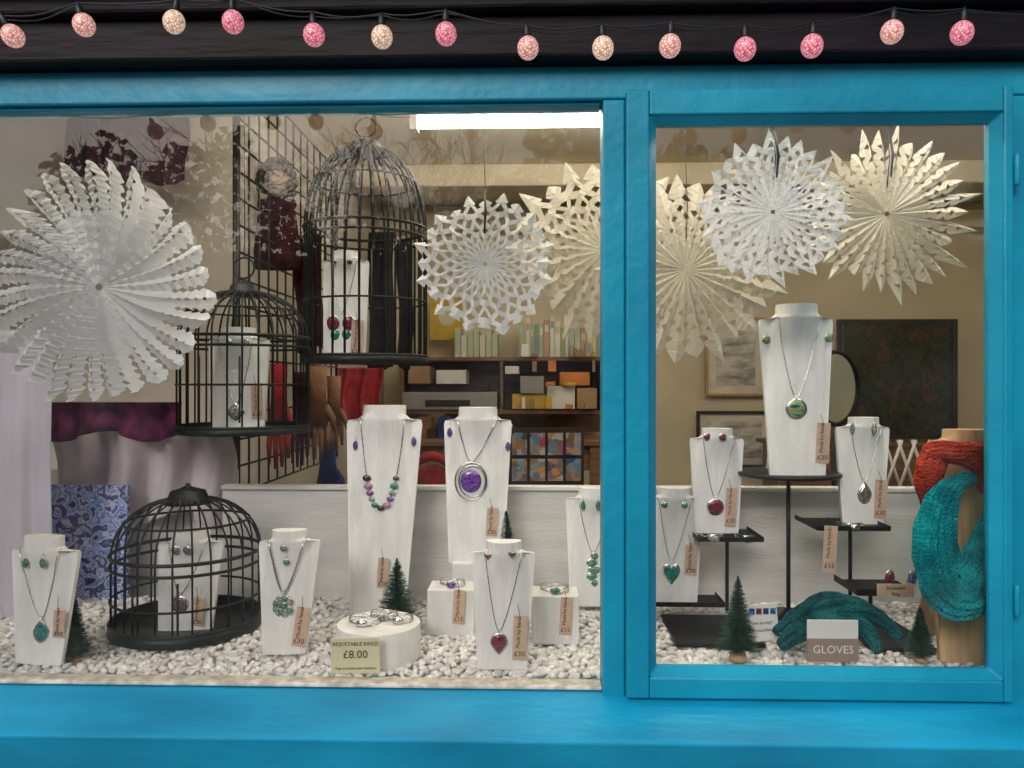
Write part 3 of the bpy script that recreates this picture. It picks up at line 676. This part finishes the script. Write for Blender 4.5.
# ------------------------------------------------------------------ knitwear
def knit(path,rad,mat,name,ribs=16,flat=.6,n=128,closed=False,tw=0,seed=0,ra=.045):
    pts=[Vector(p) for p in path]; out=[];rr=[]
    N=len(pts); S=14
    for i in range(N if closed else N-1):
        p=[pts[(i+k-1)%N] if closed else pts[min(max(i+k-1,0),N-1)] for k in range(4)]
        r1=rad[i]; r2=rad[(i+1)%N]
        for s in range(S):
            t=s/S
            out.append(.5*((2*p[1])+(p[2]-p[0])*t+(2*p[0]-5*p[1]+4*p[2]-p[3])*t*t+(3*p[1]-p[0]-3*p[2]+p[3])*t**3)); rr.append(r1+(r2-r1)*t)
    mb=MB()
    mb.tube(out,rr,n,0,closed=closed,flat=flat,prof=lambda a,i: 1+ra*math.cos(ribs*a+tw*i*.1)+.13*math.sin(2*a+i*.10+seed)+.07*math.sin(5*a-i*.14+seed)+.03*math.sin(i*.7))
    return mb.build(name,[mat],out[0])
bw=bust(962,429,662,62,46,name='wooden_display_bust',mat=M_wood,neck=.62,lean=.10,y=.14,dx=2)
yk=.105
def kp(px,py,dy=0): return P(px,py,yk+dy)
knit([kp(932,508,.03),kp(929,480,.0),kp(937,455,-.01),kp(956,453,-.035),kp(972,455,-.035),kp(986,466,-.02),kp(990,490,.02)],[.018,.032,.036,.030,.030,.032,.024],M_coral,'coral_knitted_snood',flat=.6,tw=.7)
knit([kp(978,478,.0),kp(960,482,-.035),kp(943,500,-.045),kp(936,540,-.05),kp(942,580,-.055),kp(960,592,-.06),kp(978,576,-.055),kp(990,540,-.045),kp(998,505,-.02),kp(998,476,.03)],[.012,.020,.034,.044,.052,.056,.046,.030,.020,.012],M_teal,'turquoise_knitted_snood',flat=.55,tw=1.2,ra=.06)
g=lambda px,py,y: P(px,py,y)
knit([g(776,632,.19),g(795,620,.22),g(822,611,.24),g(850,608,.25),g(878,618,.24),g(902,640,.20)],[.010,.022,.027,.024,.020,.008],M_dteal,'teal_woollen_gloves',ribs=7,flat=.9,seed=2,ra=.12,tw=1.0)
knit([g(780,646,.15),g(800,632,.17),g(830,622,.18),g(864,628,.16),g(880,654,.12)],[.010,.020,.022,.018,.007],M_dteal,'teal_woollen_gloves',ribs=6,flat=.9,seed=5,ra=.12,tw=.9)
knit([g(790,622,.20),g(812,604,.24),g(838,600,.26),g(858,612,.24)],[.010,.016,.015,.008],M_dteal,'teal_woollen_gloves',ribs=6,flat=.9,seed=8,ra=.12,tw=1.3)

# ------------------------------------------------------------------ hanging cloths on left
def cloth(x0,x1,ytop,ybot,y,folds,amp,mat,name,edge=.0,seed=0,narrow=1.0,thick=.003):
    rnd=random.Random(seed); nx=90; nz=50; vs=[];fs=[]
    a=P(x0,ytop,y); b=P(x1,ytop,y); zb=P(x0,ybot,y).z; ph=[rnd.random()*6 for _ in range(6)]
    for j in range(nz+1):
        v=j/nz
        for i in range(nx+1):
            u=i/nx; cxx=(a.x+b.x)/2; ww=(b.x-a.x)*(1+(narrow-1)*v)
            x=cxx+(u-.5)*ww+edge*math.sin(v*7+ph[0])*.3; z=a.z+(zb-a.z)*v+edge*math.sin(u*folds*3+ph[1])*v
            yy=y+amp*(.4+.6*v)*(math.sin(u*folds*6.28+ph[2]+v*1.2)+.4*math.sin(u*folds*13+ph[3]))+.01*math.sin(v*5+ph[4])
            vs.append((x,yy,z))
    for j in range(nz):
        for i in range(nx):
            k=j*(nx+1)+i; fs.append((k,k+1,k+nx+2,k+nx+1))
    m=MB(); m.add(vs,fs,0,True); ob=m.build(name,[mat],a)
    s=ob.modifiers.new('th','SOLIDIFY'); s.thickness=thick; return ob
cloth(-60,54,330,668,.42,3,.012,M_lilac,'muslin_curtain',seed=1)
cloth(50,232,428,520,.62,4,.035,M_pinkw,'folded_shawl',seed=2,edge=.02)
cloth(50,182,402,436,.56,3,.02,M_plum,'plum_scarf',seed=12,edge=.015)
cloth(66,126,100,178,.95,3,.012,M_maroon,'patterned_scarf',seed=4,edge=.012); cloth(122,188,104,184,.97,3,.012,M_maroon,'patterned_scarf',seed=6,edge=.012)
a=P(52,484,.60); b=P(132,612,.60); m=MB(); m.box(a.x,b.x,.575,.59,b.z-.02,a.z); m.build('floral_canvas_print',[M_floral],a,bevel=.002)
m=MB(); a=P(-60,490,.68); b=P(236,620,.68); m.box(a.x,b.x,.68,.70,b.z-.1,P(100,470,.68).z); m.build('white_back_panel',[M_panel],a)

# grid rack
m=MB(); gxx=-.90
ya,yb2=.78,1.95; za,zb_=1.12,2.42
for k in range(14):
    yy=ya+(yb2-ya)*k/13; m.tube([(gxx,yy,za),(gxx,yy,zb_)],.0038 if k not in (0,13) else .007,5)
for k in range(17):
    z=za+(zb_-za)*k/16; m.tube([(gxx+.004,ya,z),(gxx+.004,yb2,z)],.0038,5)
m.tube([(gxx,ya-.02,.1),(gxx,ya-.02,2.5)],.009,8)
m.build('wire_grid_rack',[M_black],(gxx,ya,za))
# mannequin with knitted scarf
c=P(277,182,1.15); s=sc(1.15); m=MB()
M_face=pm('mannequin_skin',(.30,.22,.17),.7,var=.2,vs=20); M_hair=pm('curly_hair',(.05,.038,.03),.9,var=.5,vs=40,col2=(.14,.11,.09))
m.ball(c,(13*s,14*s,18*s),0,20,14); m.ball(c+Vector((0,-14*s,-2*s)),(2.2*s,4*s,4*s),0)
m.ball(c+Vector((-5*s,-12.5*s,3*s)),(2.2*s,1.5*s,1.2*s),1); m.ball(c+Vector((5*s,-12.5*s,3*s)),(2.2*s,1.5*s,1.2*s),1); m.ball(c+Vector((0,-12.5*s,-9*s)),(4*s,2*s,1.3*s),2)
for k in range(170):
    a=random.random()*6.28; e=random.uniform(-.5,1.5); d=Vector((math.cos(a)*math.cos(e),math.sin(a)*math.cos(e),math.sin(e)))
    if d.y<-.45 and d.z<.45: continue
    m.ball(c+Vector((d.x*17*s,d.y*15*s,d.z*21*s)),random.uniform(2.5,5)*s,1,8,6)
m.lathe([(24*s,-88*s),(25*s,-70*s),(22*s,-45*s),(20*s,-30*s),(13*s,-22*s),(10*s,-14*s)],c,28,2,sx=.95,sy=.45)
m.tube([c+Vector((14*s*math.cos(t),9*s*math.sin(t),-23*s+3*s*math.sin(t))) for t in [k*math.pi/10 for k in range(20)]],6*s,10,2,closed=True)
m.build('scarf_display_mannequin',[M_face,M_hair,M_maroon2],c)

def glove(px,top,bot,wpx,y,mat,name):
    c=P(px,top,y); s=sc(y); L=(bot-top)*s; W=wpx*s; m=MB()
    m.tube([c,c+Vector((0,0,-L*.3)),c+Vector((0,0,-L*.62))],[W*.36,W*.33,W*.48],14,flat=.4)
    for k in range(4):
        x=(-.36+.24*k)*W; l=L*(.36,.40,.38,.30)[k]; m.tube([c+Vector((x,0,-L*.58)),c+Vector((x*1.1,-.004,-L*.58-l*.5)),c+Vector((x*1.15,-.002,-L*.58-l))],[W*.13,W*.12,W*.07],8,flat=.7)
    m.tube([c+Vector((W*.3,0,-L*.42)),c+Vector((W*.6,-.005,-L*.55)),c+Vector((W*.68,-.005,-L*.68))],[W*.14,W*.13,W*.07],8,flat=.7)
    m.build(name,[mat],c)
glove(279,364,472,24,.98,M_red,'red_suede_glove'); glove(300,372,470,18,1.05,M_maroon2,'maroon_glove'); glove(318,366,462,26,1.1,M_tan,'tan_leather_glove'); glove(334,376,455,20,1.15,M_tan,'tan_leather_glove')
glove(328,440,512,24,1.2,M_navy,'navy_glove')
cloth(336,382,368,428,1.4,2.5,.02,M_red,'red_scarf',seed=8,edge=.02)
cloth(368,393,232,372,1.45,2,.015,M_blackcloth,'black_scarf',seed=9,edge=.02)
cloth(398,412,240,366,1.5,1,.01,M_blackcloth,'black_scarf',seed=10,edge=.02)
cloth(296,322,236,350,1.3,2,.012,M_maroon2,'maroon_scarf',seed=11,edge=.02)

# ------------------------------------------------------------------ back of the shop
def bx(m,x0,x1,y0,y1,y,dep,mat=0):
    a=P(x0,y1,y); b=P(x1,y0,y); m.box(a.x,b.x,y,y+dep,a.z,b.z,mat)
m=MB(); yb=3.15
bx(m,400,604,357,361,yb,.4); bx(m,400,604,410,414,yb,.4); bx(m,400,404,361.2,409.8,yb,.4); bx(m,600,604,361.2,409.8,yb,.4); bx(m,400,604,361.2,409.8,yb+.38,.02); bx(m,500,503,361.2,409.8,yb,.37)
bx(m,404,600,414.2,432,yb+.3,.05)
m.build('wooden_wall_shelf',[M_dwood],P(500,357,yb),bevel=.004)
bkc=[(.5,.58,.42),(.30,.42,.18),(.70,.68,.58),(.68,.60,.30),(.25,.35,.42),(.55,.35,.25),(.42,.5,.3),(.75,.73,.65)]
bm_=[pm('book_cover',c_,.6,var=.1) for c_ in bkc]
m=MB(); x=519
while x<598:
    w=random.uniform(2.5,6.5); top=random.uniform(316,328); bx(m,x,x+w,top,356.8,yb+.03,.17,random.randrange(8)); bx(m,x+.8,x+w-.8,top+5,top+12,yb+.027,.002,random.randrange(8)); x+=w+.5
m.build('row_of_books',bm_,P(550,357,yb))
m=MB(); x=455
for k in range(7): bx(m,x,x+5.5,random.uniform(328,336),356.8,yb+.05,.18,random.choice([0,2,7,4])); x+=6.2
m.build('row_of_folders',bm_,P(475,357,yb))
M_yel=pm('yellow_card',(.62,.42,.05),.7); m=MB(); bx(m,430,462,298,340,yb+.25,.01); m.plate(outline('oval',.11,.11),P(447,318,yb+.248),.004,0,1); m.build('yellow_wall_sign',[M_yel,M_cream],P(446,318,yb))
M_pgrey=pm('grey_plastic',(.30,.30,.30),.45); m=MB(); bx(m,402,497,392,409.8,yb-.02,.33); bx(m,410,488,385,391.6,yb+.05,.2,1); bx(m,425,470,400,406,yb-.035,.012,1); m.build('desktop_printer',[M_pgrey,M_ink],P(450,400,yb),bevel=.006)
m=MB(); M_box=pm('orange_card',(.62,.22,.05),.7); M_box2=pm('brown_cardboard',(.35,.22,.12),.8)
for (a_,b_,c_,d_,k) in ((512,545,394,409,0),(547,575,386,409,1),(560,590,372,385.5,2),(520,544,376,393.5,3),(577,597,388,409,4),(505,519,366,374,1),(408,430,366,384,4),(436,466,370,384,1)):
    bx(m,a_,b_,c_,d_,yb-.02-.01*(k%5),.25,k)
for k in range(22):
    x=random.uniform(505,594); w=random.uniform(3,9); h=random.uniform(3,14); base=random.choice([409,386,372,357]); bx(m,x,x+w,base-h,base-.2,yb-.05-.004*k,.04,random.randrange(5))
m.build('stack_of_boxes',[M_yel,M_cardw,M_box,M_pgrey,M_box2],P(550,400,yb),bevel=.004)
m=MB(); yd=2.5; bx(m,395,604,440,446,yd,.6); bx(m,400,410,446.2,560,yd+.02,.04); bx(m,590,600,446.2,560,yd+.02,.04); bx(m,405,595,446.2,470,yd+.05,.02); m.build('office_desk',[M_dwood],P(500,440,yd),bevel=.004)
m=MB(); 
for k in range(34):
    x=400+random.random()*112; w=random.uniform(4,18); h=random.uniform(5,28); bx(m,x,x+w,439.6-h,439.7,yd+.06+random.random()*.4,.1,random.randrange(7))
m.build('desk_clutter',[M_ink,M_pgrey,M_navy,M_cardw,M_dwood,M_box2,M_red],P(450,440,yd),bevel=.003)
M_photo=multi('postcard_print',[(.02,.1,.35),(.6,.3,.1),(.05,.05,.05),(.5,.5,.5),(.08,.25,.4),(.4,.05,.08)],30,.4)
m=MB(); bx(m,508,584,428,486,2.0,.03,0)
for i in range(4):
    for j in range(2): bx(m,512+18*i,527+18*i,433+26*j,455+26*j,1.99,.009,1)
m.build('postcard_rack',[M_ink,M_photo],P(545,455,2.0))
c=P(432,488,1.7); m=MB(); s=sc(1.7); m.tube([c+Vector((26*s*math.cos(t),0,32*s*math.sin(t))) for t in [k*math.pi/14 for k in range(15)]],.02,8); m.tube([c+Vector((-26*s,0,0)),c+Vector((-26*s,0,-.6))],.014,8); m.tube([c+Vector((26*s,0,0)),c+Vector((26*s,0,-.6))],.014,8)
m.plate([(x*.9,z*.9) for x,z in outline('oval',52*s,50*s)],c+Vector((0,.01,0)),.01,.005,0); m.build('red_chair',[M_red],c)
M_sketch=pm('ink_landscape_print',(.5,.5,.47),.6,var=.75,vs=6,bump=0,col2=(.72,.70,.64),stretch=(1,1,3),lo=.3,hi=.6,detail=5)
M_frame=pm('black_frame',(.02,.018,.016),.35); M_mount=pm('cream_mount',(.72,.68,.58),.8)
M_dark=multi('dark_oil_painting',[(.008,.007,.006),(.012,.018,.010),(.03,.045,.02),(.014,.012,.012),(.09,.04,.025),(.02,.03,.015)],9,.35,kind='noise',distort=.6)
def picture(x0,x1,y0,y1,y,art,fw=4,mw=8,name='framed_picture',fr=None):
    m=MB(); bx(m,x0,x1,y0,y0+fw,y-.02,.03,0); bx(m,x0,x1,y1-fw,y1,y-.02,.03,0); bx(m,x0,x0+fw,y0+fw+.05,y1-fw-.05,y-.02,.03,0); bx(m,x1-fw,x1,y0+fw+.05,y1-fw-.05,y-.02,.03,0)
    bx(m,x0+fw*.5,x1-fw*.5,y0+fw*.5,y1-fw*.5,y,.008,1); bx(m,x0+fw+mw,x1-fw-mw,y0+fw+mw,y1-fw-mw,y-.004,.003,2)
    m.build(name,[fr or M_frame,M_mount,art],P((x0+x1)/2,(y0+y1)/2,y),bevel=.003)
picture(706,766,317,396,3.55,M_sketch,2.5,8,fr=M_wood); picture(697,772,411,468,3.55,M_sketch,3,7); picture(838,958,319,446,3.3,M_dark,5,0.5,'framed_painting'); picture(590,640,330,420,3.55,M_sketch,3,7)
m=MB(); bx(m,780,1030,447,560,3.0,.35); bx(m,775,1035,443,446.8,2.98,.4); m.build('dark_sideboard',[M_dwood],P(880,433,3.0),bevel=.006)
c=P(836,388,.95); s=sc(.95); m=MB(); r=31*s
m.tube([c+Vector((r*math.cos(t)*.85,r*math.cos(t)*.4,r*1.15*math.sin(t))) for t in [k*math.pi/24 for k in range(48)]],.007,8,0,closed=True)
vs=[c+Vector((r*math.cos(t)*.84,r*math.cos(t)*.4,r*1.14*math.sin(t))) for t in [k*math.pi/24 for k in range(48)]]
m.add(vs,[tuple(range(48))],1); m.tube([c+Vector((0,.02,-r*1.15)),c+Vector((0,.02,-.55))],.007,8,0); m.build('round_counter_mirror',[M_black,M_mirror],c)
m=MB(); y=1.6
for k in range(3):
    x=884+14*k
    m.tube([P(x,492,y),P(x+18,440,y)],.006,6); m.tube([P(x+18,492,y+.01),P(x,440,y+.01)],.006,6)
m.build('folding_trellis_rack',[M_cardw],P(900,465,y))

# ------------------------------------------------------------------ string lights
def bulbmat(name,c,c2):
    m=bpy.data.materials.new(name); m.use_nodes=True; N=m.node_tree.nodes; L=m.node_tree.links; b=N['Principled BSDF']
    tc=N.new('ShaderNodeTexCoord'); v=N.new('ShaderNodeTexVoronoi'); v.inputs['Scale'].default_value=210; v.feature='DISTANCE_TO_EDGE'; L.new(tc.outputs['Object'],v.inputs['Vector'])
    cr=N.new('ShaderNodeValToRGB'); cr.color_ramp.elements[0].position=.02; cr.color_ramp.elements[1].position=.25; cr.color_ramp.elements[0].color=(*c2,1); cr.color_ramp.elements[1].color=(*c,1); L.new(v.outputs['Distance'],cr.inputs['Fac'])
    L.new(cr.outputs[0],b.inputs['Base Color']); L.new(cr.outputs[0],b.inputs['Emission Color']); b.inputs['Emission Strength'].default_value=.8; b.inputs['Roughness'].default_value=.15; b.inputs['Coat Weight'].default_value=.5
    bp=N.new('ShaderNodeBump'); bp.inputs['Strength'].default_value=.5; bp.inputs['Distance'].default_value=.003; L.new(v.outputs['Distance'],bp.inputs['Height']); L.new(bp.outputs[0],b.inputs['Normal']); return m
BC=bulbmat('warm_bulb_glass',(.82,.62,.44),(.34,.17,.12)); BP=bulbmat('pink_bulb_glass',(.82,.32,.36),(.34,.05,.09)); BR=bulbmat('rose_bulb_glass',(.82,.48,.40),(.34,.12,.11))
bulbs=[(13,36,1),(84,25,1),(174,22,0),(233,22,2),(314,35,2),(382,37,0),(446,34,2),(528,48,1),(603,48,0),(670,46,1),(745,49,2),(812,46,2),(892,32,1),(962,33,2)]
light=empty('string_lights',P(512,30,-.25)); yL=-.25
cab=[P(-150,12,yL)]
for i,(x,y,k) in enumerate(bulbs):
    tl=[-.5,-.3,.2,0][i] if i<4 else random.uniform(-.12,.08)
    c=P(x,y,yL); s=sc(yL); r=10.8*s; m=MB(); m.ball((0,0,0),(r,r,r*1.08),0,28,18)
    m.lathe([(r*.34,r*.92),(r*.36,r*1.15),(r*.30,r*1.8),(r*.18,r*2.0),(r*.10,r*2.3)],(0,0,0),16,1)
    ob=m.build('bulb_%d'%(i+1),[BR if k==1 else (BC if k==0 else BP),M_cable],(0,0,0)); ob.location=c; ob.rotation_euler=(random.uniform(-.1,.2),tl,random.random()*.5)
    ob.parent=light; ob.matrix_parent_inverse=Matrix.Translation(light.location).inverted()
    R=Matrix.Rotation(tl,3,'Y'); tp=c+R@Vector((0,0,r*2.2)); cab.append(tp+Vector((0,.003,.001)))
cab.append(P(1100,15,yL))
sm=[]
for i in range(len(cab)-1):
    p=[cab[min(max(i+k-1,0),len(cab)-1)] for k in range(4)]
    for s_ in range(6):
        t=s_/6; sm.append(.5*((2*p[1])+(p[2]-p[0])*t+(2*p[0]-5*p[1]+4*p[2]-p[3])*t*t+(3*p[1]-p[0]-3*p[2]+p[3])*t**3)+Vector((0,0,-.006*math.sin(math.pi*t))))
m=MB(); m.tube(sm,.0015,6); m.tube([q+Vector((0,.010,.004*math.sin(i*.6))) for i,q in enumerate(sm)],.0012,6); m.build('cable',[M_cable],light.location,parent=light)

# ------------------------------------------------------------------ street behind the viewer
m=MB(); m.add([(-150,-150,0),(150,-150,0),(150,150,0),(-150,150,0)],[(0,1,2,3)]); m.build('ground',[pm('grass_verge',(.05,.07,.03),.9,var=.3,vs=2)],(0,0,0))
m=MB(); m.box(-40,40,-2.6,-.1,-.05,.12); m.build('pavement',[pm('paving_stone',(.30,.29,.27),.85,var=.15,vs=3)],(0,0,0),bevel=.01)
m=MB(); m.box(-60,60,-8.5,-2.61,-.05,.004); m.build('road',[pm('asphalt',(.05,.05,.052),.85,var=.2,vs=20)],(0,0,0))
M_bark=pm('bark',(.07,.055,.045),.9,var=.3,vs=20); M_leaf=pm('hedge_leaf',(.03,.055,.02),.7,island=.6)
def wtree(x,y,H,seed):
    rnd=random.Random(seed); m=MB()
    def grow(p,d,r,L,k):
        q=p; pts=[p]; dd=d.copy()
        for j in range(3):
            dd=(dd+Vector((rnd.uniform(-.2,.2),rnd.uniform(-.2,.2),rnd.uniform(-.08,.10)))).normalized(); q=q+dd*L/3; pts.append(q)
        m.tube(pts,[r,r*.88,r*.76,r*.64],4 if k<3 else 3)
        if k>=7: return
        for c_ in range(3):
            a=rnd.uniform(.3,.9); ax=Vector((rnd.uniform(-1,1),rnd.uniform(-1,1),rnd.uniform(-1,1))).cross(dd).normalized()
            nd=Matrix.Rotation(a,3,ax)@dd; grow(pts[-1] if c_<2 else pts[2],nd,max(r*.56,.010),L*rnd.uniform(.66,.84),k+1)
    grow(Vector((x,y,0)),Vector((0,0,1)),H*.011,H*.22,0); m.build('bare_winter_tree',[M_bark],(x,y,0))
wtree(-7.5,-19,11.5,1); wtree(-2.5,-21,12.5,5); wtree(3.0,-20,12,2); wtree(9,-20,11,3)
m=MB(); rnd=random.Random(5)
m.box(-30,30,-17.6,-16.8,0,4.6)  # unseen hedge, raised to block low sky from the glass reflections
for k in range(22000):
    x=rnd.uniform(-20,20); top=6.2+1.0*math.sin(x*.6+.5)+.6*math.sin(x*1.7+1)+.3*math.sin(x*4.3); y=-16.6+rnd.uniform(-.25,.5); z=rnd.random()**.7*top; c=Vector((x,y,z)); u=Vector((rnd.uniform(-1,1),rnd.uniform(-1,1),rnd.uniform(-1,1))).normalized()*.14; v=u.orthogonal().normalized()*.10
    m.add([c-u,c+v,c+u,c-v],[(0,1,2,3)])
m.build('sky_block_hedge',[M_leaf],(0,-16,0))

# ------------------------------------------------------------------ light & camera
w=bpy.data.worlds.new('World'); scene.world=w; w.use_nodes=True; nt=w.node_tree
sky=nt.nodes.new('ShaderNodeTexSky'); sky.sky_type='NISHITA'; sky.sun_disc=False; sky.sun_elevation=math.radians(32); sky.sun_rotation=math.radians(200); sky.dust_density=2; sky.air_density=1
nt.links.new(sky.outputs[0],nt.nodes['Background'].inputs[0]); nt.nodes['Background'].inputs[1].default_value=.15
sd=bpy.data.lights.new('sun','SUN'); sd.energy=1.5; sd.angle=math.radians(25); sd.color=(1,.97,.94); so=bpy.data.objects.new('sun',sd); scene.collection.objects.link(so)
az=math.radians(200); el=math.radians(32); dirv=Vector((math.sin(az)*math.cos(el),math.cos(az)*math.cos(el),math.sin(el)))
so.rotation_euler=dirv.to_track_quat('Z','Y').to_euler(); so.location=dirv*10
cd=bpy.data.cameras.new('camera'); cd.sensor_width=36; cd.lens=F/1024*36; cd.clip_end=500; cd.clip_start=.05
co=bpy.data.objects.new('camera',cd); co.location=(0,-D,CH); co.rotation_euler=(math.pi/2,0,TH); scene.collection.objects.link(co); scene.camera=co
